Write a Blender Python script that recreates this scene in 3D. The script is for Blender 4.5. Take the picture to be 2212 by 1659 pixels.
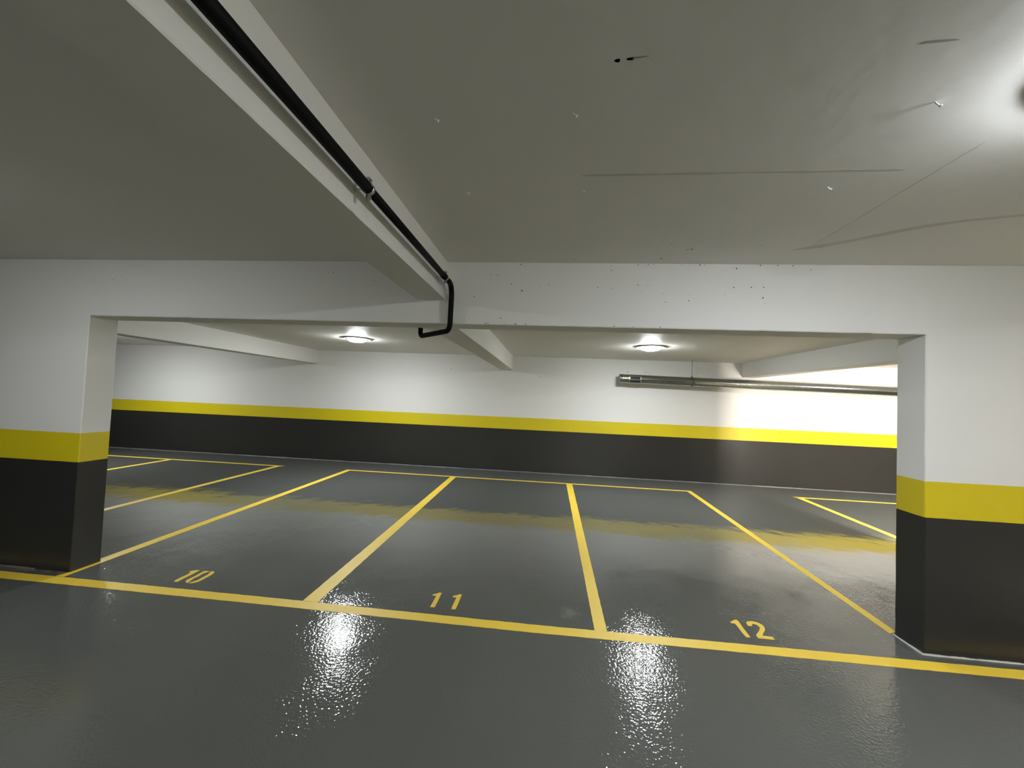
import bpy, bmesh, math, random
from mathutils import Matrix, Vector
random.seed(7)
for o in list(bpy.data.objects): bpy.data.objects.remove(o, do_unlink=True)
SC = bpy.context.scene
COL = SC.collection

# ---------------------------------------------------------------- camera
cam = bpy.data.objects.new('camera', bpy.data.cameras.new('camera'))
COL.objects.link(cam)
R_ = Vector((0.99437121, 0.09765508, 0.04110206))
U_ = Vector((-0.03772677, -0.03616285, 0.99863354))
F_ = Vector((-0.09900801, 0.99456309, 0.03227508))
cam.matrix_world = Matrix(((R_.x, U_.x, -F_.x, 0.0), (R_.y, U_.y, -F_.y, -2.9034),
                           (R_.z, U_.z, -F_.z, 1.5910), (0, 0, 0, 1)))
cam.data.sensor_width = 36.0
cam.data.sensor_fit = 'HORIZONTAL'
cam.data.lens = 845.953 / 2212 * 36.0
cam.data.clip_start = 0.02
SC.camera = cam

# ---------------------------------------------------------------- world, exposure
w = bpy.data.worlds.new('world'); SC.world = w; w.use_nodes = True
bg = w.node_tree.nodes['Background']
bg.inputs['Color'].default_value = (0, 0, 0, 1); bg.inputs['Strength'].default_value = 0.0
SC.view_settings.view_transform = 'Standard'
SC.view_settings.look = 'None'
SC.view_settings.gamma = 1.0
SC.view_settings.use_curve_mapping = False
SC.view_settings.exposure = 1.2
SC.cycles.max_bounces = 10
SC.cycles.diffuse_bounces = 8

# lamp strengths (ceiling lamps, added fills behind the camera, guessed lamp behind right pillar)
LAMP_REAR = 172.0
LAMP_FRONT_RIGHT = 118.0
LAMP_FRONT_LEFT = 62.0
FILL_BACK_LEFT = 60.0
FILL_BACK_RIGHT = 150.0
LAMP_UNSEEN = 270.0

# key dimensions in metres (x right along the beam, y away from the camera, z up)
H = 2.60        # slab over the driving lane
HR = 2.462      # slab over the parking bays
ZB = 2.1262     # underside of the cross beam
D = 0.2228      # thickness of beam and pillars
W = 5.47        # rear wall
S1, S2 = 0.8987, 1.1389
XMIN, XMAX, YMIN = -12.5, 10.5, -7.0

# ---------------------------------------------------------------- materials
def nt(name):
    m = bpy.data.materials.new(name); m.use_nodes = True
    n = m.node_tree; b = n.nodes['Principled BSDF']
    return m, n, b
def N(n, t, **kw):
    x = n.nodes.new(t)
    for k, v in kw.items():
        if k in x.inputs.keys() if hasattr(x.inputs, 'keys') else False: x.inputs[k].default_value = v
        else: setattr(x, k, v)
    return x
def math_(n, op, a, b=None, clamp=False):
    x = n.nodes.new('ShaderNodeMath'); x.operation = op; x.use_clamp = clamp
    for i, s in enumerate((a, b)):
        if s is None: continue
        if isinstance(s, (int, float)): x.inputs[i].default_value = s
        else: n.links.new(s, x.inputs[i])
    return x.outputs[0]
def mix_(n, f, a, b):
    x = n.nodes.new('ShaderNodeMix'); x.data_type = 'RGBA'
    for s, idx in ((f, 0), (a, 6), (b, 7)):
        if isinstance(s, (int, float)): x.inputs[idx].default_value = s
        elif isinstance(s, tuple): x.inputs[idx].default_value = (*s, 1)
        else: n.links.new(s, x.inputs[idx])
    return x.outputs[2]
def noise_(n, scale, detail=3, vec=None, rough=0.55, dist=0.0):
    x = n.nodes.new('ShaderNodeTexNoise'); x.inputs['Scale'].default_value = scale
    x.inputs['Detail'].default_value = detail; x.inputs['Roughness'].default_value = rough
    x.inputs['Distortion'].default_value = dist
    if vec is not None: n.links.new(vec, x.inputs['Vector'])
    return x.outputs['Fac']
def pos_(n): return n.nodes.new('ShaderNodeNewGeometry').outputs['Position']
def ramp_(n, f, stops):
    x = n.nodes.new('ShaderNodeValToRGB'); n.links.new(f, x.inputs[0])
    e = x.color_ramp.elements
    while len(e) < len(stops): e.new(0.5)
    for k, (p, c) in zip(e, stops): k.position = p; k.color = (c, c, c, 1) if isinstance(c, (int, float)) else (*c, 1)
    return x.outputs[0]
def bump_(n, b, h, dist, strength=1.0, prev=None):
    x = n.nodes.new('ShaderNodeBump'); x.inputs['Distance'].default_value = dist
    x.inputs['Strength'].default_value = strength; n.links.new(h, x.inputs['Height'])
    if prev is not None: n.links.new(prev, x.inputs['Normal'])
    n.links.new(x.outputs[0], b.inputs['Normal']); return x.outputs[0]

WHITE = (0.72, 0.71, 0.665)
def plaster(name, stripes=None, tint=WHITE):
    """matt white masonry paint; with stripes: black band below, yellow stripe, white above"""
    m, n, b = nt(name); P = pos_(n)
    f1 = noise_(n, 1.3, 4, P); f2 = noise_(n, 22, 5, P); f3 = noise_(n, 0.5, 2, P)
    c = mix_(n, math_(n, 'MULTIPLY', f1, 0.35), tint, tuple(k * 0.86 for k in tint))
    c = mix_(n, math_(n, 'MULTIPLY', f3, 0.25), c, (tint[0] * 0.92, tint[1] * 0.95, tint[2]))
    rough = 0.62
    if stripes:
        z1, z2 = stripes
        sep = n.nodes.new('ShaderNodeSeparateXYZ'); n.links.new(P, sep.inputs[0])
        wob = math_(n, 'MULTIPLY', math_(n, 'SUBTRACT', noise_(n, 9, 3, P), 0.5), 0.004)
        z = math_(n, 'ADD', sep.outputs[2], wob)
        isy = math_(n, 'LESS_THAN', z, z2); isb = math_(n, 'LESS_THAN', z, z1)
        yel = mix_(n, f1, (0.66, 0.54, 0.010), (0.58, 0.47, 0.008))
        scuff = math_(n, 'GREATER_THAN', noise_(n, 5.5, 6, P, 0.7), 0.70)
        blk = mix_(n, math_(n, 'MULTIPLY', scuff, 0.25), (0.023, 0.0225, 0.0205), (0.055, 0.055, 0.050))
        c = mix_(n, isy, c, yel); c = mix_(n, isb, c, blk)
        r = math_(n, 'SUBTRACT', 0.60, math_(n, 'MULTIPLY', isy, 0.22))
        r = math_(n, 'SUBTRACT', r, math_(n, 'MULTIPLY', isb, 0.06))
        n.links.new(r, b.inputs['Roughness'])
    else: b.inputs['Roughness'].default_value = rough
    n.links.new(c, b.inputs['Base Color'])
    b1 = bump_(n, b, noise_(n, 2.2, 3, P), 0.010, 0.5)
    bump_(n, b, f2, 0.0014, 0.6, b1)
    return m
M_WHITE = plaster('white_masonry_paint')
M_PILLAR = plaster('striped_pillar_paint', (S1, S2))
M_WALL = plaster('striped_wall_paint', (0.897, 1.151))
M_CEIL = plaster('ceiling_paint', None, (0.735, 0.72, 0.67))
M_CEIL.node_tree.nodes['Principled BSDF'].inputs['Roughness'].default_value = 0.55

def floor_mat():
    m, n, b = nt('glossy_grey_epoxy'); P = pos_(n)
    big = noise_(n, 0.7, 4, P); mid = noise_(n, 3.0, 4, P)
    c = mix_(n, big, (0.081, 0.085, 0.077), (0.099, 0.103, 0.094))
    c = mix_(n, math_(n, 'MULTIPLY', mid, 0.3), c, (0.080, 0.085, 0.076))
    # pale dusty patches that show on the coating
    vd = n.nodes.new('ShaderNodeVectorMath'); vd.operation = 'DISTANCE'
    n.links.new(P, vd.inputs[0]); vd.inputs[1].default_value = (0.20, 0.10, 0)
    d = math_(n, 'ADD', vd.outputs['Value'], math_(n, 'MULTIPLY', math_(n, 'SUBTRACT', noise_(n, 14, 3, P), 0.5), 0.22))
    spot = ramp_(n, d, [(0.03, 0.35), (0.085, 0.0)])
    c = mix_(n, spot, c, (0.22, 0.23, 0.19))
    n.links.new(c, b.inputs['Base Color'])
    rr = math_(n, 'ADD', 0.035, math_(n, 'MULTIPLY', mid, 0.05))
    n.links.new(rr, b.inputs['Roughness'])
    b.inputs['IOR'].default_value = 1.5
    # slow waviness, trowel dents and a fine orange-peel grain
    b1 = bump_(n, b, noise_(n, 1.6, 2, P), 0.005, 1.0)
    b2 = bump_(n, b, noise_(n, 6.0, 3, P, 0.55), 0.0010, 1.0, b1)
    # the driving lane has a coarser anti-slip grain than the parking bays
    sep = n.nodes.new('ShaderNodeSeparateXYZ'); n.links.new(P, sep.inputs[0])
    y = math_(n, 'ADD', sep.outputs[1], math_(n, 'MULTIPLY', big, 0.6))
    lane = ramp_(n, math_(n, 'MULTIPLY', y, 0.5), [(0.0, 1.0), (0.25, 0.8), (0.60, 0.45), (1.0, 0.08)])
    patch = ramp_(n, noise_(n, 2.2, 3, P), [(0.36, 0.38), (0.60, 1.0)])
    g = math_(n, 'MULTIPLY', math_(n, 'MULTIPLY', noise_(n, 62, 1.0, P, 0.5), lane), patch)
    bump_(n, b, g, 0.0023, 1.0, b2)
    return m
M_FLOOR = floor_mat()

def line_mat():
    m, n, b = nt('yellow_line_paint'); P = pos_(n)
    c = mix_(n, noise_(n, 6, 4, P), (0.80, 0.575, 0.055), (0.70, 0.49, 0.040))
    wear = math_(n, 'GREATER_THAN', noise_(n, 26, 5, P, 0.65), 0.72)
    c = mix_(n, math_(n, 'MULTIPLY', wear, 0.35), c, (0.30, 0.24, 0.05))
    n.links.new(c, b.inputs['Base Color'])
    b.inputs['Roughness'].default_value = 0.50
    bump_(n, b, noise_(n, 60, 3, P), 0.0008, 0.8)
    return m
M_LINE = line_mat()

def simple(name, col, rough=0.5, metal=0.0, bump=None):
    m, n, b = nt(name); P = pos_(n)
    c = mix_(n, math_(n, 'MULTIPLY', noise_(n, 18, 3, P), 0.4), col, tuple(k * 0.75 for k in col))
    n.links.new(c, b.inputs['Base Color']); b.inputs['Roughness'].default_value = rough
    b.inputs['Metallic'].default_value = metal
    if bump: bump_(n, b, noise_(n, bump[0], 3, P), bump[1], 1.0)
    return m
M_PVC = simple('black_plastic_pipe', (0.0025, 0.0025, 0.0022), 0.6)
M_PVC.node_tree.nodes['Principled BSDF'].inputs['Specular IOR Level'].default_value = 0.13
M_SEAM = simple('ceiling_seam', (0.57, 0.555, 0.505), 0.6)  # slightly darker than the ceiling paint, for the seam strips
M_ZINC = simple('zinc_plated_steel', (0.55, 0.55, 0.53), 0.32, 1.0)
M_DARKGAP = simple('dark_vent_interior', (0.012, 0.012, 0.012), 0.7)
M_BEAD = simple('grey_sealant', (0.21, 0.21, 0.195), 0.22, 0, (30, 0.004))
M_BEADW = simple('pale_sealant', (0.42, 0.42, 0.38), 0.35, 0, (30, 0.004))
M_TAN = simple('bare_screed_patch', (0.13, 0.115, 0.085), 0.6)
M_PIT = simple('dark_air_hole', (0.13, 0.125, 0.11), 0.9)
M_STAIN = simple('grey_formwork_stain', (0.36, 0.355, 0.33), 0.8)
M_PLATE = simple('grey_lamp_rim', (0.36, 0.37, 0.36), 0.45)
M_DSTEEL = simple('dull_dark_steel', (0.10, 0.10, 0.095), 0.5, 0.6)
M_NAIL = simple('bright_nail_head', (0.80, 0.80, 0.78), 0.35)

def duct_mat():
    m, n, b = nt('galvanised_spiral_duct')
    tc = n.nodes.new('ShaderNodeTexCoord'); P = tc.outputs['Object']
    sp = n.nodes.new('ShaderNodeTexVoronoi'); sp.inputs['Scale'].default_value = 45; n.links.new(P, sp.inputs['Vector'])
    c = mix_(n, math_(n, 'MULTIPLY', sp.outputs['Distance'], 0.6), (0.36, 0.37, 0.355), (0.24, 0.25, 0.24))
    n.links.new(c, b.inputs['Base Color']); b.inputs['Metallic'].default_value = 1.0
    b.inputs['Roughness'].default_value = 0.24
    return m
M_DUCT = duct_mat()

def glow(name, strength, col=(0.93, 0.97, 1.0)):
    m, n, b = nt(name)
    b.inputs['Base Color'].default_value = (0.8, 0.8, 0.8, 1)
    b.inputs['Emission Color'].default_value = (*col, 1); b.inputs['Emission Strength'].default_value = strength
    return m
G_REAR = glow('opal_glass_lit_rear', LAMP_REAR)
G_FR = glow('opal_glass_lit_lane', LAMP_FRONT_RIGHT, (0.90, 0.94, 1.0))
G_FL = glow('opal_glass_lit_dim', LAMP_FRONT_LEFT)
G_FILL_RIGHT = glow('fill_glass_back_right', FILL_BACK_RIGHT)
G_UNSEEN = glow('warm_unseen_lamp_glass', LAMP_UNSEEN, (1.0, 0.90, 0.80))

# ---------------------------------------------------------------- mesh helpers
def tag(o, label=None, cat=None, group=None, kind=None):
    if label: o['label'] = label
    if cat: o['category'] = cat
    if group: o['group'] = group
    if kind: o['kind'] = kind
    return o
def link(name, bm, mat, parent=None, smooth=False):
    me = bpy.data.meshes.new(name); bm.normal_update(); bm.to_mesh(me); bm.free()
    me.materials.append(mat)
    if smooth:
        for p in me.polygons: p.use_smooth = True
    o = bpy.data.objects.new(name, me); COL.objects.link(o)
    if parent: o.parent = parent
    return o
def empty(name, loc=(0, 0, 0)):
    o = bpy.data.objects.new(name, None); o.location = loc; o.empty_display_size = 0.1
    COL.objects.link(o); return o
def box(bm, x0, x1, y0, y1, z0, z1):
    v = [bm.verts.new(c) for c in ((x0, y0, z0), (x1, y0, z0), (x1, y1, z0), (x0, y1, z0), (x0, y0, z1), (x1, y0, z1), (x1, y1, z1), (x0, y1, z1))]
    for f in ((0, 3, 2, 1), (4, 5, 6, 7), (0, 1, 5, 4), (1, 2, 6, 5), (2, 3, 7, 6), (3, 0, 4, 7)): bm.faces.new([v[i] for i in f])
def loft(bm, rings, caps=True):
    """rings: lists of equal length of points"""
    R = [[bm.verts.new(p) for p in r] for r in rings]; n = len(R[0])
    for a, b in zip(R, R[1:]):
        for i in range(n): bm.faces.new((a[i], a[(i + 1) % n], b[(i + 1) % n], b[i]))
    if caps:
        bm.faces.new(list(reversed(R[0]))); bm.faces.new(R[-1])
def tube(bm, pts, rads, seg=20, caps=True):
    pts = [Vector(p) for p in pts]
    if isinstance(rads, (int, float)): rads = [rads] * len(pts)
    rings = []; up = None
    for i, p in enumerate(pts):
        t = (pts[min(i + 1, len(pts) - 1)] - pts[max(i - 1, 0)]).normalized()
        if up is None:
            up = Vector((0, 0, 1)) if abs(t.z) < 0.9 else Vector((1, 0, 0))
        s = t.cross(up).normalized(); up = s.cross(t).normalized()
        rings.append([p + (s * math.cos(a) + up * math.sin(a)) * rads[i] for a in (2 * math.pi * k / seg for k in range(seg))])
    loft(bm, rings, caps)
def lathe(bm, prof, seg=48, c=(0, 0, 0)):
    """prof: (r, z) list; r may be 0 at the ends"""
    rows = []
    for r, z in prof:
        if r < 1e-6: rows.append([bm.verts.new((c[0], c[1], c[2] + z))])
        else: rows.append([bm.verts.new((c[0] + r * math.cos(2 * math.pi * k / seg), c[1] + r * math.sin(2 * math.pi * k / seg), c[2] + z)) for k in range(seg)])
    for a, b in zip(rows, rows[1:]):
        for k in range(seg):
            q = [a[k % len(a)], a[(k + 1) % len(a)], b[(k + 1) % len(b)], b[k % len(b)]]
            u = []
            for x in q:
                if x not in u: u.append(x)
            if len(u) > 2: bm.faces.new(u)
def poly(bm, pts, z0, z1):
    """flat plate of thickness z1-z0 with an outline given in x, y"""
    a = sum(pts[i][0] * pts[(i + 1) % len(pts)][1] - pts[(i + 1) % len(pts)][0] * pts[i][1] for i in range(len(pts)))
    if a < 0: pts = pts[::-1]
    lo = [bm.verts.new((x, y, z0)) for x, y in pts]; hi = [bm.verts.new((x, y, z1)) for x, y in pts]
    bm.faces.new(hi); bm.faces.new(lo[::-1])
    for i in range(len(pts)):
        j = (i + 1) % len(pts); bm.faces.new((lo[i], lo[j], hi[j], hi[i]))
def fix(bm): bmesh.ops.recalc_face_normals(bm, faces=bm.faces)

def rough_beam(name, axis, a0, a1, b0, b1, z0, z1, step=0.035, jit=0.0034, mat=None, parent=None):
    """cast concrete beam; its two lower arrises are slightly chipped"""
    bm = bmesh.new(); n = int((a1 - a0) / step); rings = []
    for i in range(n + 1):
        a = a0 + (a1 - a0) * i / n
        e = [random.uniform(0, jit) * (3 if random.random() < 0.06 else 1) for _ in range(2)]
        sec = [(b0, z1), (b0, z0 + 0.006 + e[0]), (b0 + 0.004, z0 + e[0] * .4), (b1 - 0.004, z0 + e[1] * .4), (b1, z0 + 0.006 + e[1]), (b1, z1)]
        flush = axis == 'x' and (a < -3.86 or 2.50 < a < 4.32)
        if flush: sec = [(b0, z1), (b0, z0 + 0.0004), (b0 + 0.0002, z0), (b1 - 0.0002, z0), (b1, z0 + 0.0004), (b1, z1)]
        elif i in (0, n): sec = [(b0, z1), (b0, z0 + 0.006), (b0 + 0.004, z0), (b1 - 0.004, z0), (b1, z0 + 0.006), (b1, z1)]
        rings.append([((a, q, z) if axis == 'x' else (q, a, z)) for q, z in sec])
    loft(bm, rings); fix(bm)
    return link(name, bm, mat or M_WHITE, parent)

# ---------------------------------------------------------------- shell
bm = bmesh.new(); box(bm, XMIN, XMAX, YMIN, W, -0.2, 0.0)
floor_o = tag(link('floor', bm, M_FLOOR), kind='structure')
bm = bmesh.new()
box(bm, XMIN, XMAX, YMIN, D, H, H + 0.2); box(bm, XMIN, XMAX, D, W, HR, H + 0.2)
ceil = tag(link('ceiling', bm, M_CEIL), kind='structure')
bm = bmesh.new(); box(bm, XMIN, XMAX, W, W + 0.2, -0.2, H + 0.2)
tag(link('wall_rear', bm, M_WALL), kind='structure')
bm = bmesh.new(); box(bm, XMIN, XMAX, YMIN - 0.2, YMIN, -0.2, H + 0.2)
tag(link('wall_front', bm, M_WALL), kind='structure')
bm = bmesh.new(); box(bm, XMIN - 0.2, XMIN, YMIN - 0.2, W + 0.2, -0.2, H + 0.2)
tag(link('wall_left', bm, M_WALL), kind='structure')
bm = bmesh.new(); box(bm, XMAX, XMAX + 0.2, YMIN - 0.2, W + 0.2, -0.2, H + 0.2)
tag(link('wall_right', bm, M_WALL), kind='structure')
# unseen short wall, added to cut off the light of the guessed lamp
bm = bmesh.new(); box(bm, 4.18, 4.34, D, 1.78, 0.0, HR)
tag(link('wall_light_blocker', bm, M_WALL), kind='structure')

# formwork joints and a curved darker streak on the lane ceiling
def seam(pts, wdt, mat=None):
    """thin flush strip in a darker tone along a ceiling line"""
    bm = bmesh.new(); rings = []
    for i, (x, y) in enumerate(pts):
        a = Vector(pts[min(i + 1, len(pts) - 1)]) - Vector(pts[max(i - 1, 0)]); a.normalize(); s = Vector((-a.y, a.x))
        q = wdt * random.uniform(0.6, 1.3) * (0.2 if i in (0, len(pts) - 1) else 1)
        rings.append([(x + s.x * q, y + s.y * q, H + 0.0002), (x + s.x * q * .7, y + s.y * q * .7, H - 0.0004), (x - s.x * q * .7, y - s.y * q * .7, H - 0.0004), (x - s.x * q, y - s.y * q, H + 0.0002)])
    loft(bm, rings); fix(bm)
    return link('formwork_joint', bm, mat or M_SEAM, ceil)
def seg(a, b, n): return [(a[0] + (b[0] - a[0]) * i / n + random.uniform(-.002, .002), a[1] + (b[1] - a[1]) * i / n + random.uniform(-.002, .002)) for i in range(n + 1)]
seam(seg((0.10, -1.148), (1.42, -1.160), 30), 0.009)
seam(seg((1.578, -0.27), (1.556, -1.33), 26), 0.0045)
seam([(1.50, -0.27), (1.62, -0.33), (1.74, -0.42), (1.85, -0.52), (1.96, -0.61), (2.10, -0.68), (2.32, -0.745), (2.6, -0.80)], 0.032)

# ---------------------------------------------------------------- beams and pillars
cross = rough_beam('cross_beam', 'x', XMIN, XMAX, 0.0, D, ZB, H)
tag(cross, 'long white concrete cross beam spanning the pillars over the parking bays', 'beam')
for x0, x1, lab in ((-1.0585, -0.8245, 'white concrete ceiling beam over the lane carrying the black pipe'),
                    (-5.50, -5.27, 'white concrete ceiling beam over the lane, far left'),
                    (3.86, 4.12, 'white concrete ceiling beam over the lane, far right')):
    b = rough_beam('ceiling_beam', 'y', -5.6, 0.0, x0, x1, 2.311, H)
    tag(b, lab, 'beam', 'ceiling beams over the lane')
for x0, x1, z0, lab in ((-1.105, -0.832, 2.170, 'white ceiling beam behind the cross beam, between the two lit round lamps'),
                        (-5.54, -5.270, 2.163, 'white ceiling beam at the left of the parking bays, past the left pillar'),
                        (3.862, 4.13, 2.170, 'grey shaded ceiling beam on the right above the metal duct')):
    b = rough_beam('bay_beam', 'y', D, W, x0, x1, z0, HR)
    tag(b, lab, 'beam', 'ceiling beams over the parking bays')

def pillar(x0, x1, lab):
    bm = bmesh.new(); r = 0.006
    sec = [(x0 + r, 0), (x1 - r, 0), (x1, r), (x1, D - r), (x1 - r, D), (x0 + r, D), (x0, D - r), (x0, r)]
    rings = []
    for k in range(25):
        z = ZB * k / 24; j = 0 if k > 22 else .0010; rings.append([(x + random.uniform(-j, j), y + random.uniform(-j, j), z) for x, y in sec])
    loft(bm, rings); fix(bm)
    o = link('pillar', bm, M_PILLAR)
    return tag(o, lab, 'pillar', 'striped pillars')
pl = pillar(-5.30, -3.8746, 'left white pillar with yellow stripe and black base, worn tan patches at its foot')
pr = pillar(2.5168, 4.30, 'right white pillar with yellow stripe and black base, pale sealant line at its foot')

def bead(name, pts, r, mat, parent=None, seg_=0.03, gaps=0.0):
    """lumpy fillet of sealant along a polyline on the floor"""
    P = []
    for a, b in zip(pts, pts[1:]):
        L = math.dist(a, b); n = max(2, int(L / seg_))
        P += [(a[0] + (b[0] - a[0]) * i / n, a[1] + (b[1] - a[1]) * i / n) for i in range(n)]
    P.append(pts[-1]); bm = bmesh.new(); rings = []
    q = r
    for i, (x, y) in enumerate(P):
        a = Vector(P[min(i + 1, len(P) - 1)]) - Vector(P[max(i - 1, 0)]); a.normalize(); s = Vector((-a.y, a.x))
        q = 0.6 * q + 0.4 * r * random.uniform(0.45, 1.5)
        rings.append([(x + s.x * q * math.cos(t), y + s.y * q * math.cos(t), max(0.0, q * math.sin(t)) + 0.0002) for t in (0, .5, 1.05, 1.57, 2.09, 2.64, 3.14)])
    loft(bm, rings); fix(bm)
    return link(name, bm, mat, parent, True)
tag(bead('trim_1', [(-12.4, W - 0.006), (10.4, W - 0.006)], 0.012, M_BEAD, None, 0.05), kind='structure')
bead('sealant_bead', [(2.5068, D), (2.5068, -0.004), (4.30, -0.006)], 0.0095, M_BEADW, pr, 0.02)
bead('sealant_bead', [(-5.2, -0.006), (-4.20, -0.006)], 0.012, M_TAN, pl, 0.02)
for cx, wd in ((-4.26, 0.10), (-4.06, 0.045), (-3.93, 0.035)):
    bm = bmesh.new()
    pts = [(cx + wd * math.cos(t) * random.uniform(.8, 1.1), -0.022 + 0.018 * math.sin(t) * random.uniform(.7, 1.1)) for t in (2 * math.pi * k / 16 for k in range(16))]
    poly(bm, pts, 0.0002, 0.0012); link('worn_patch', bm, M_TAN, pl)

# ---------------------------------------------------------------- yellow lines on the floor
T = 0.0012
def strip(samples, name='parking_line', jit=0.0016):
    """samples: ((ax, ay), (bx, by)) pairs of left and right edge points"""
    L, Rr = [], []
    for (p0, q0), (p1, q1) in zip(samples, samples[1:]):
        n = max(1, int(math.dist(p0, p1) / 0.04))
        for i in range(n):
            t = i / n
            L.append((p0[0] + (p1[0] - p0[0]) * t, p0[1] + (p1[1] - p0[1]) * t)); Rr.append((q0[0] + (q1[0] - q0[0]) * t, q0[1] + (q1[1] - q0[1]) * t))
    L.append(samples[-1][0]); Rr.append(samples[-1][1])
    bm = bmesh.new(); rings = []
    for i, (a, b) in enumerate(zip(L, Rr)):
        d = (Vector(b) - Vector(a)).normalized(); j0, j1 = (random.uniform(-jit, jit) for _ in range(2))
        if i in (0, len(L) - 1): j0 = j1 = 0
        a = (a[0] + d.x * j0, a[1] + d.y * j0); b = (b[0] + d.x * j1, b[1] + d.y * j1)
        rings.append([(a[0], a[1], 0.0001), (b[0], b[1], 0.0001), (b[0], b[1], T), (a[0], a[1], T)])
    loft(bm, rings); fix(bm)
    return link(name, bm, M_LINE)
def line(pts, lab, grp):
    return tag(strip(pts), lab, 'floor line', grp)
GL = 'yellow bay divider lines'
line([((-9, -0.175), (-9, -0.072)), ((-2.1, -0.178), (-2.1, -0.082)), ((-0.06, -0.190), (-0.06, -0.097)), ((1.6, -0.174), (1.6, -0.080)), ((3.0, -0.164), (3.0, -0.069)), ((9, -0.150), (9, -0.055))],
     'long thick yellow line across the lane in front of both pillars', 'yellow cross lines')
line([((-3.985, 4.55), (-3.985, 4.62)), ((2.62, 4.555), (2.62, 4.625))], 'thin yellow line closing the back of bays 10, 11 and 12', 'yellow cross lines')
line([((-9.6, 4.505), (-9.6, 4.585)), ((-5.36, 4.525), (-5.30, 4.60))], 'thin yellow back line of the bays left of bay 10', 'yellow cross lines')
line([((4.43, 4.60), (4.40, 4.67)), ((9.5, 4.60), (9.5, 4.67))], 'thin yellow back line at far right beside the right pillar', 'yellow cross lines')
# left edge of bay 10; the foot of the left pillar covers part of its width
line([((-3.985, 4.549), (-3.885, 4.549)), ((-3.930, 0.224), (-3.833, 0.224)), ((-3.873, 0.223), (-3.833, 0.223)), ((-3.873, -0.0005), (-3.829, -0.0005)), ((-3.885, -0.001), (-3.829, -0.001)), ((-3.905, -0.0745), (-3.826, -0.0745))],
     'yellow line at the left of number 10, running along the left pillar', GL)
line([((-1.862, 4.551), (-1.752, 4.551)), ((-1.787, -0.0805), (-1.667, -0.0845))], 'yellow divider line between the left bay and the middle bay', GL)
line([((0.354, 4.552), (0.466, 4.552)), ((0.364, -0.0915), (0.449, -0.0900))], 'yellow divider line between the middle bay and the right bay, nearly straight towards the view', GL)
line([((2.534, 4.554), (2.622, 4.554)), ((2.492, 0.230), (2.560, 0.262))], 'yellow line at the right of number 12, ending behind the right pillar', GL)
line([((-5.46, 4.522), (-5.36, 4.524)), ((-5.43, 0.30), (-5.34, 0.30))], 'yellow line left of the left pillar, first line beyond bay 10', GL)
line([((-7.83, 4.504), (-7.73, 4.506)), ((-7.80, 0.30), (-7.71, 0.30))], 'short yellow line seen farthest left beside the left pillar', GL)
line([((4.43, 4.599), (4.53, 4.599)), ((4.40, 1.90), (4.48, 1.90))], 'yellow line at far right running behind the right pillar', GL)
line([((1.57, -1.06), (1.57, -0.945)), ((1.60, -1.06), (1.60, -0.930)), ((1.63, -1.06), (1.63, -0.9275)), ((1.665, -1.06), (1.665, -0.935))], 'yellow paint mark at the bottom edge of the lane', 'yellow cross lines')

def number(name, digits, lab):
    cx = sum(p[0] for d in digits for p in d[0]) / sum(len(d[0]) for d in digits)
    e = empty('painted_number', (cx, 0.11, 0))
    tag(e, lab, 'number', 'bay numbers painted on the floor')
    for polys in digits:
        bm = bmesh.new()
        for P in polys: poly(bm, [(x - cx, y - 0.11) for x, y in P], 0.0001, T)
        bm.normal_update()
        bmesh.ops.triangulate(bm, faces=[f for f in bm.faces if len(f.verts) > 4], ngon_method='EAR_CLIP')
        link('digit', bm, M_LINE, e)
ONE10= [(-2.9375, 0.0077), (-2.9153, 0.0097), (-2.9155, 0.027), (-2.9172, 0.1489), (-2.9222, 0.2224), (-2.9517, 0.2166), (-2.9769, 0.1995), (-2.9801, 0.1748), (-2.9605, 0.1737), (-2.9538, 0.1395), (-2.956, 0.0792), (-2.9552, 0.0481), (-2.9507, 0.0182)]
ZL= [(-2.8561, 0.023), (-2.834, 0.01), (-2.8211, 0.0103), (-2.8281, 0.0326), (-2.8371, 0.0616), (-2.8425, 0.0828), (-2.8383, 0.1291), (-2.8456, 0.1697), (-2.8336, 0.2054), (-2.8314, 0.2228), (-2.8748, 0.2145), (-2.8747, 0.1736), (-2.8689, 0.114), (-2.8728, 0.0726), (-2.8727, 0.0504), (-2.8653, 0.0321)]
ZR= [(-2.8028, 0.003), (-2.7805, 0.0158), (-2.7613, 0.0387), (-2.7579, 0.081), (-2.7608, 0.1625), (-2.7677, 0.1894), (-2.7796, 0.2135), (-2.8077, 0.2274), (-2.814, 0.2092), (-2.8028, 0.1827), (-2.7954, 0.1652), (-2.793, 0.1057), (-2.7884, 0.0664), (-2.8021, 0.0375), (-2.8098, 0.0231)]
A11= [(-0.8335, -0.0012), (-0.7992, 0.0017), (-0.8, 0.076), (-0.8057, 0.2172), (-0.8246, 0.2175), (-0.8463, 0.195), (-0.865, 0.1824), (-0.8683, 0.169), (-0.8592, 0.1634), (-0.8357, 0.1659), (-0.8343, 0.0938)]
B11= [(-0.6734, 0.0031), (-0.6652, -0.0019), (-0.6398, 0.001), (-0.6391, 0.0779), (-0.6429, 0.2229), (-0.6685, 0.2164), (-0.6798, 0.2015), (-0.7034, 0.1917), (-0.7062, 0.1732), (-0.6969, 0.1659), (-0.6736, 0.1684), (-0.6746, 0.0985)]
A12= [(1.379, 0.191), (1.3796, 0.1682), (1.4025, 0.1687), (1.4046, 0.1398), (1.4034, 0.0959), (1.4017, 0.0566), (1.4032, 0.0094), (1.407, 0.0023), (1.4352, 0.0055), (1.4362, 0.0528), (1.4381, 0.1151), (1.4449, 0.1952), (1.4435, 0.2217), (1.4243, 0.222), (1.4049, 0.2043), (1.3883, 0.1926)]
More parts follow.
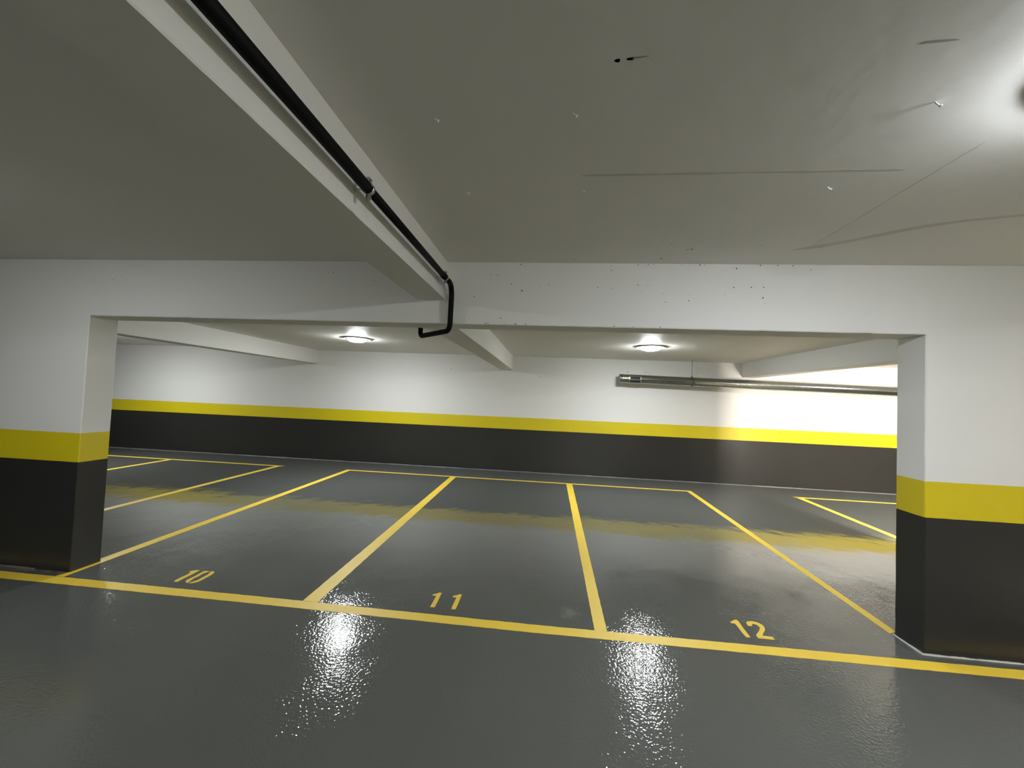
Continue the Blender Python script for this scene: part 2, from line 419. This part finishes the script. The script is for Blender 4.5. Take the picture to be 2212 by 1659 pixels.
B12= [(1.4933, 0.193), (1.4871, 0.1539), (1.5139, 0.1534), (1.5216, 0.1615), (1.5237, 0.1773), (1.5418, 0.1874), (1.5588, 0.1799), (1.5642, 0.1568), (1.5602, 0.1359), (1.5388, 0.1025), (1.4908, 0.0461), (1.4842, 0.0293), (1.4863, 0.0048), (1.5155, 0.0067), (1.5899, 0.0038), (1.5961, 0.0387), (1.5515, 0.0421), (1.5289, 0.0399), (1.5507, 0.0721), (1.5856, 0.117), (1.6005, 0.1495), (1.6022, 0.1839), (1.5866, 0.2091), (1.5672, 0.2198), (1.5397, 0.2222), (1.5107, 0.2137)]
PB= [(-0.258, 2.5862), (0.4081, 2.5848), (0.4093, 2.5474), (1.2841, 2.569), (-0.3269, 2.4366), (-0.0434, 2.4354), (-0.0049, 2.451), (-0.2471, 2.3863), (0.3155, 2.4195), (0.4137, 2.4106), (0.6049, 2.4409), (0.6734, 2.44), (0.6226, 2.3849), (0.7838, 2.3827), (0.8014, 2.3188), (0.9627, 2.3325), (0.9702, 2.3782), (0.9952, 2.3512), (1.2098, 2.3782), (1.2674, 2.4323), (1.3878, 2.4339), (1.4694, 2.435), (1.4658, 2.3606), (1.4808, 2.3206), (1.561, 2.6001), (-0.2926, 2.1359), (-0.2794, 2.1362), (-0.2059, 2.136), (0.3522, 2.1348), (0.3898, 2.1449), (0.4423, 2.1369), (0.5784, 2.1354), (0.7696, 2.1363), (0.6002, 2.5983), (0.6715, 2.5988), (0.7097, 2.5982), (0.8597, 2.5993), (0.9087, 2.5997), (0.9542, 2.5982), (1.0342, 2.5979), (1.0645, 2.5999), (1.4444, 2.5992), (-1.741, 2.5123), (-1.8287, 2.4431), (-1.4041, 2.45), (-1.293, 2.3778), (-1.3736, 2.3426), (-0.485, 2.5047), (-0.4304, 2.5043), (-0.3251, 2.4359), (-0.2418, 2.3873), (-0.1069, 2.4166), (-0.0439, 2.4359), (-0.6037, 2.3372), (-0.634, 2.1692), (-0.3951, 2.1778), (-0.2586, 2.5854), (-0.5067, 2.1371), (-0.4898, 2.1402), (-0.3614, 2.136), (-0.2774, 2.137), (-3.5482, 2.494), (-3.6809, 2.4312), (-2.1607, 2.4805), (1.6623, 2.6077), (1.7804, 2.5643)]
PC= [(0.6609, -0.4021), (0.731, -0.3582), (0.8565, -0.2705), (0.8788, -0.2794), (0.7339, -0.1061), (1.2776, -0.3455), (0.1349, -0.0807), (0.1988, -1.7562), (0.1609, -1.7524)]
PW= [(-2.1802, 2.1494), (-1.4674, 2.1634), (-0.5051, 2.1563), (-0.2288, 2.0431), (1.5795, 2.2073), (1.3254, 2.1563), (1.9473, 2.2088), (4.5917, 1.0855), (5.5206, 1.0554), (5.6599, 1.098), (5.0316, 1.168), (4.81, 1.2564), (5.3387, 1.2653), (5.4846, 1.2586)]
number('10', [[ONE10], [ZL, ZR]], 'painted yellow number 10 on the floor of the left bay')
number('11', [[A11], [B11]], 'painted yellow number 11 on the floor of the middle bay')
number('12', [[A12], [B12]], 'painted yellow number 12 on the floor of the right bay')

# ---------------------------------------------------------------- small holes and stains in the plaster
def holes(name, pts, plane, parent, mat, r0, r1, sx=1.0):
    bm = bmesh.new()
    for u, v in pts:
        r = random.uniform(r0, r1); n = 7
        ring = [(u + sx * r * math.cos(2 * math.pi * k / n) * random.uniform(.6, 1.3), v + r * math.sin(2 * math.pi * k / n) * random.uniform(.6, 1.2)) for k in range(n)]
        vs = [bm.verts.new(plane(a, b)) for a, b in ring]; bm.faces.new(vs)
        e = bmesh.ops.extrude_face_region(bm, geom=bm.faces[-1:] if False else [bm.faces[:][-1]])
    fix(bm)
    o = link(name, bm, mat, parent); o['kind'] = 'stuff'; return o
fB = [(u, min(v, 2.592)) for u, v in PB if v > 2.133]
holes('air_holes', fB, lambda a, b: (a, -0.0006, b), cross, M_PIT, 0.0022, 0.0052)
holes('air_holes', PC, lambda a, b: (a, b, H - 0.0006), ceil, M_PIT, 0.003, 0.007, 1.6)
wall_r = bpy.data.objects['wall_rear']
holes('air_holes', PW, lambda a, b: (a, W - 0.0006, b), wall_r, M_PIT, 0.005, 0.011)
def stain(pts, parent, z):
    bm = bmesh.new(); poly(bm, pts, z - 0.0008, z); link('formwork_stain', bm, M_STAIN, parent)
stain([(0.968, -1.762), (0.975, -1.770), (1.005, -1.773), (1.045, -1.7745), (1.06, -1.771), (1.035, -1.7675), (1.0, -1.765)], ceil, H)
stain([(0.20, -1.757), (0.21, -1.761), (0.235, -1.764), (0.25, -1.764), (0.235, -1.760), (0.215, -1.756)], ceil, H)

# nails left in the ceiling
NAILS = [((0.045, -1.540), 'pale nail sticking out of the ceiling above the middle bay, casting a short shadow', 0.9),
         ((-0.457, -1.533), 'tiny nail in the lane ceiling nearest the black pipe, upper of two', 0.7),
         ((1.219, -1.028), 'small bright nail in the ceiling over the right end of the cross beam', 1.0),
         ((1.206, -1.542), 'long bright nail in the ceiling beside the ceiling glow, with the longest shadow', 1.2),
         ((-0.450, -1.018), 'tiny nail in the lane ceiling nearest the black pipe, lower of two', 0.7),
         ((0.120, -1.019), 'faint tiny nail in the ceiling midway along the formwork joint', 0.5)]
for (x, y), lab, s in NAILS:
    e = empty('ceiling_nail', (x, y, H)); tag(e, lab, 'nail', 'nails in the lane ceiling')
    bm = bmesh.new(); tube(bm, [(-0.004 * s, 0, 0), (0.002 * s, 0, -0.006 * s), (0.010 * s, 0.001, -0.010 * s)], 0.0026, 10); fix(bm); link('shank', bm, M_NAIL, e)
    bm = bmesh.new(); tube(bm, [(0.010 * s, 0.001, -0.010 * s), (0.0125 * s, 0.001, -0.0115 * s)], 0.0052, 12); fix(bm); link('head', bm, M_NAIL, e)

# hairline crack in the lane coating
CR = [(-1.0537, -0.6867), (-1.0490, -0.705), (-1.0462, -0.7278), (-1.0435, -0.760), (-1.0359, -0.7885), (-1.0308, -0.8227), (-1.0310, -0.8700), (-1.0285, -0.9021), (-1.0339, -0.9282)]
bm = bmesh.new(); rings = []
for i, (x, y) in enumerate(CR):
    q = 0.0004 if i in (0, len(CR) - 1) else random.uniform(0.0011, 0.0021)
    rings.append([(x - q, y, -0.0005), (x + q, y, -0.0005), (x + q, y, 0.0004), (x - q, y, 0.0004)])
loft(bm, rings); fix(bm); link('hairline_crack', bm, M_DARKGAP, floor_o)

# ---------------------------------------------------------------- round ceiling lamps
def make_lamp(loc, mat, lab, grp):
    e = empty('ceiling_lamp', loc); tag(e, lab, 'lamp', grp)
    bm = bmesh.new(); lathe(bm, [(0, 0), (0.210, 0), (0.222, -0.004), (0.222, -0.013), (0.218, -0.016), (0, -0.016)], 64); fix(bm); link('base_plate', bm, M_PLATE, e)
    bm = bmesh.new(); lathe(bm, [(0.152, -0.015), (0.166, -0.015), (0.168, -0.019), (0.164, -0.023), (0.156, -0.024), (0.152, -0.020), (0.152, -0.015)], 64)
    fix(bm); link('rim', bm, M_PLATE, e, True)
    for k in range(3):
        a = math.radians(90 + 120 * k)
        bm = bmesh.new(); tube(bm, [(0.192 * math.cos(a), 0.192 * math.sin(a), -0.015), (0.192 * math.cos(a), 0.192 * math.sin(a), -0.019)], 0.006, 10); fix(bm)
        link('screw', bm, M_ZINC, e)
    hd = 0.050
    prof = [(0.151, -0.016)] + [(0.151 * math.cos(t), -0.018 - hd * math.sin(t)) for t in (math.pi / 2 * k / 12 for k in range(12))] + [(0, -0.018 - hd)]
    bm = bmesh.new(); lathe(bm, prof); fix(bm); link('glass_dome', bm, mat, e, True)
    return e
LAMPS = [((-3.27, 3.36, HR), G_REAR, 'lit round dome lamp on the bay ceiling left of the black pipe end'),
         ((1.535, 3.40, HR), G_REAR, 'lit round dome lamp on the bay ceiling above the left end of the duct'),
         ((-8.45, 3.38, HR), G_REAR, 'lit round dome lamp hidden behind the left pillar, seen only as floor glints'),
         ((6.40, 3.40, HR), G_REAR, 'lit round dome lamp over the bays past the right pillar'),
         ((1.62, -1.75, H), G_FR, 'lit round dome lamp over the lane, just beyond the upper right of the view'),
         ((-3.45, -1.80, H), G_FL, 'dim round dome lamp over the lane at the left'),
         ((6.40, -1.60, H), G_FR, 'lit round dome lamp over the lane beyond the right pillar')]
LAMPS += [((-3.30, -5.60, H), glow('fill_glass_back_left', FILL_BACK_LEFT), 'unseen round dome lamp added behind the camera as fill, left one'),  # two extra lamps added to even out light on beam and ceiling
          ((1.55, -5.60, H), G_FILL_RIGHT, 'unseen round dome lamp added behind the camera as fill, right one')]
for l, m, lab in LAMPS: make_lamp(l, m, lab, 'round ceiling lamps')

# unseen lamp, guessed as the source of the warm bright rear wall
e = empty('unseen_lamp', (4.34, 0.62, 1.40))
tag(e, 'guessed warm upright lamp, unseen behind the right pillar, added to light the rear wall', 'lamp')
bm = bmesh.new(); box(bm, 0.0, 0.12, -0.12, 0.12, -0.46, 0.46); bmesh.ops.bevel(bm, geom=bm.edges[:], offset=0.008, segments=2); link('housing', bm, M_PLATE, e)
bm = bmesh.new(); box(bm, 0.12, 0.28, -0.10, 0.10, -0.42, 0.42); bmesh.ops.bevel(bm, geom=bm.edges[:], offset=0.03, segments=3); link('glass', bm, G_UNSEEN, e, True)

# ---------------------------------------------------------------- black drain pipe
PX, PZ, PR = -0.764, 2.406, 0.0195
e = empty('drain_pipe', (PX, -0.06, PZ)); tag(e, 'black plastic pipe running along the ceiling beam and hooking under the cross beam', 'pipe')
def P_(x, y, z): return (x - PX, y + 0.06, z - PZ)
def arc(a, c, b, n=8):
    a, c, b = Vector(a), Vector(c), Vector(b)
    return [tuple(a * (1 - t) ** 2 + c * 2 * t * (1 - t) + b * t * t) for t in (k / n for k in range(n + 1))]
def socket_pipe(y0, y1):
    bm = bmesh.new()
    tube(bm, [P_(PX, y0, PZ), P_(PX, y1 - 0.012, PZ), P_(PX, y1 - 0.004, PZ), P_(PX, y1, PZ)], [0.0222, 0.0222, 0.0214, 0.0196], 28); fix(bm)
    return link('pipe_section', bm, M_PVC, e, True)
socket_pipe(-5.4, -1.425)
path = [P_(PX, -1.43, PZ), P_(PX, -0.9, PZ), P_(PX, -0.262, PZ)]
bm = bmesh.new(); tube(bm, path, PR, 28); fix(bm); link('pipe_section', bm, M_PVC, e, True)
bm = bmesh.new(); tube(bm, [P_(PX, -0.32, PZ), P_(PX, -0.27, PZ), P_(PX, -0.262, PZ), P_(PX, -0.258, PZ)], [0.0222, 0.0222, 0.0214, 0.0196], 28); fix(bm); link('pipe_collar', bm, M_PVC, e, True)
A = (PX, -0.26, PZ); B = (PX - 0.003, -0.052, PZ - 0.002)
C2 = (PX - 0.006, -0.048, 2.066); D2 = (-1.100, D + 0.040, 2.064)
path = [A] + arc((PX, -0.135, PZ), B, (PX - 0.003, -0.050, PZ - 0.085)) + arc((PX - 0.005, -0.048, 2.125), C2, (PX - 0.046, -0.008, 2.0655)) \
    + arc((-1.075, D + 0.015, 2.064), D2, (-1.102, D + 0.042, 2.105)) + [(-1.102, D + 0.042, 2.30)]
bm = bmesh.new(); tube(bm, [P_(*p) for p in path], PR, 28); fix(bm); link('pipe_bend', bm, M_PVC, e, True)

def clamp(y, lab):
    c = empty('pipe_clamp', (PX, y, PZ)); tag(c, lab, 'pipe clamp', 'zinc clamps on the black pipe')
    bm = bmesh.new(); s = 40; r0, r1, hw = 0.0226, 0.0246, 0.009
    rings = [[(q * math.cos(t), yy, q * math.sin(t)) for q, yy in ((r0, -hw), (r1, -hw), (r1, hw), (r0, hw))] for t in (2 * math.pi * k / s for k in range(s))]
    R = [[bm.verts.new(p) for p in r] for r in rings]
    for i in range(s):
        a, b = R[i], R[(i + 1) % s]
        for k in range(4): bm.faces.new((a[k], a[(k + 1) % 4], b[(k + 1) % 4], b[k]))
    fix(bm); link('ring', bm, M_ZINC, c, True)
    for sg in (1, -1):
        bm = bmesh.new()
        z0, z1 = sorted((sg * 0.0235, sg * 0.046))
        box(bm, -0.0050, -0.0025, -0.011, 0.011, z0, z1); box(bm, 0.0025, 0.0050, -0.011, 0.011, z0, z1)
        ear = link('ear', bm, M_ZINC, c)
        bm = bmesh.new(); tube(bm, [(-0.011, 0, sg * 0.036), (0.014, 0, sg * 0.036)], 0.0028, 10); tube(bm, [(0.005, 0, sg * 0.036), (0.010, 0, sg * 0.036)], 0.0055, 6); fix(bm)
        link('screw', bm, M_ZINC, ear)
    bm = bmesh.new(); tube(bm, [(-0.0245, 0, 0), (-0.0595, 0, 0)], 0.0035, 10); tube(bm, [(-0.024, 0, 0), (-0.031, 0, 0)], 0.0065, 6); tube(bm, [(-0.0575, 0, 0), (-0.0600, 0, 0)], 0.013, 16); fix(bm)
    link('stand_off', bm, M_ZINC, c)
clamp(-1.412, 'zinc pipe clamp nearer the camera, halfway along the black pipe')
clamp(-0.250, 'zinc pipe clamp just before the black pipe bends down')
clamp(-2.95, 'zinc pipe clamp on the black pipe above the camera')

# ---------------------------------------------------------------- galvanised duct
DR = 0.088; DY = 5.20; X0, X1 = 1.385, 9.6
def dz(x): return 2.052 - (x - 1.38) * 0.0135
e = empty('ventilation_duct', (X0, DY, dz(X0))); tag(e, 'round galvanised spiral duct hanging along the rear wall on the right', 'duct')
ang = math.atan(0.0135); Le = (X1 - X0) / math.cos(ang)
bm = bmesh.new(); n = int(Le / 0.0115); rings = []; seg_n = 36
for i in range(n + 1):
    s = Le * i / n; ring = []
    for k in range(seg_n):
        t = 2 * math.pi * k / seg_n; ph = (s / 0.115 - k / seg_n) % 1.0
        r = DR + (0.0022 if ph < 0.10 else 0)
        ring.append((s, r * math.cos(t), r * math.sin(t)))
    rings.append(ring)
loft(bm, rings); fix(bm)
tubeo = link('duct_tube', bm, M_DUCT, e, True); tubeo.rotation_euler = (0, ang, 0)
bm = bmesh.new(); tube(bm, [(-0.012, 0, 0), (0.0, 0, 0), (0.035, 0, 0)], [DR + .001, DR + .004, DR + .004], 36); fix(bm); cap = link('end_cap', bm, M_DUCT, e, True); cap.rotation_euler = (0, ang, 0)
# grille: a curved frame with two dark slots, set in the side that faces the camera
g = link('vent_grille', (lambda b: b)(bmesh.new()), M_ZINC, e)
def curved(bm, x0, x1, a0, a1, r0, r1, n=8):
    rings = [[(x, -q * math.cos(t), q * math.sin(t)) for x, q in ((x0, r0), (x1, r0), (x1, r1), (x0, r1))] for t in (a0 + (a1 - a0) * k / n for k in range(n + 1))]
    loft(bm, rings)
bm = bmesh.new(); gx0, gx1 = 0.165, 0.405; a0, a1 = math.radians(-58), math.radians(34); am = (a0 + a1) / 2
curved(bm, gx0, gx0 + 0.022, a0, a1, DR + .002, DR + .012); curved(bm, gx1 - 0.022, gx1, a0, a1, DR + .002, DR + .012)
for q in (a0, am - 0.07, a1 - 0.16): curved(bm, gx0 + 0.022, gx1 - 0.022, q, q + 0.15, DR + .002, DR + .012, 3)
fix(bm); bm.to_mesh(g.data); bm.free(); g.rotation_euler = (0, ang, 0)
bm = bmesh.new(); curved(bm, gx0 + 0.02, gx1 - 0.02, a0 + .05, a1 - .05, DR - .004, DR + .0045); fix(bm)
link('slot', bm, M_DARKGAP, g)

def hanger(x, lab):
    zc = dz(x); h = empty('duct_hanger', (x, DY, zc)); tag(h, lab, 'hanger', 'hangers of the metal duct')
    bm = bmesh.new(); s = 36; r0, r1, hw = DR + .003, DR + .006, 0.014
    R = [[bm.verts.new((yy, q * math.cos(t), q * math.sin(t))) for q, yy in ((r0, -hw), (r1, -hw), (r1, hw), (r0, hw))] for t in (2 * math.pi * k / s for k in range(s))]
    for i in range(s):
        a, b = R[i], R[(i + 1) % s]
        for k in range(4): bm.faces.new((a[k], a[(k + 1) % 4], b[(k + 1) % 4], b[k]))
    fix(bm); link('band', bm, M_DSTEEL, h, True)
    bm = bmesh.new(); tube(bm, [(0, 0, DR + .004), (0, 0, HR - zc)], 0.005, 8); fix(bm); link('rod', bm, M_DSTEEL, h)
    bm = bmesh.new(); tube(bm, [(0, 0, DR + .003), (0, 0, DR + .030)], 0.013, 6); fix(bm); link('nut', bm, M_DSTEEL, h)
hanger(2.785, 'thin rod and band holding the duct to the ceiling, left of the shaded beam')
hanger(8.20, 'thin rod and band holding the duct to the ceiling past the right pillar')
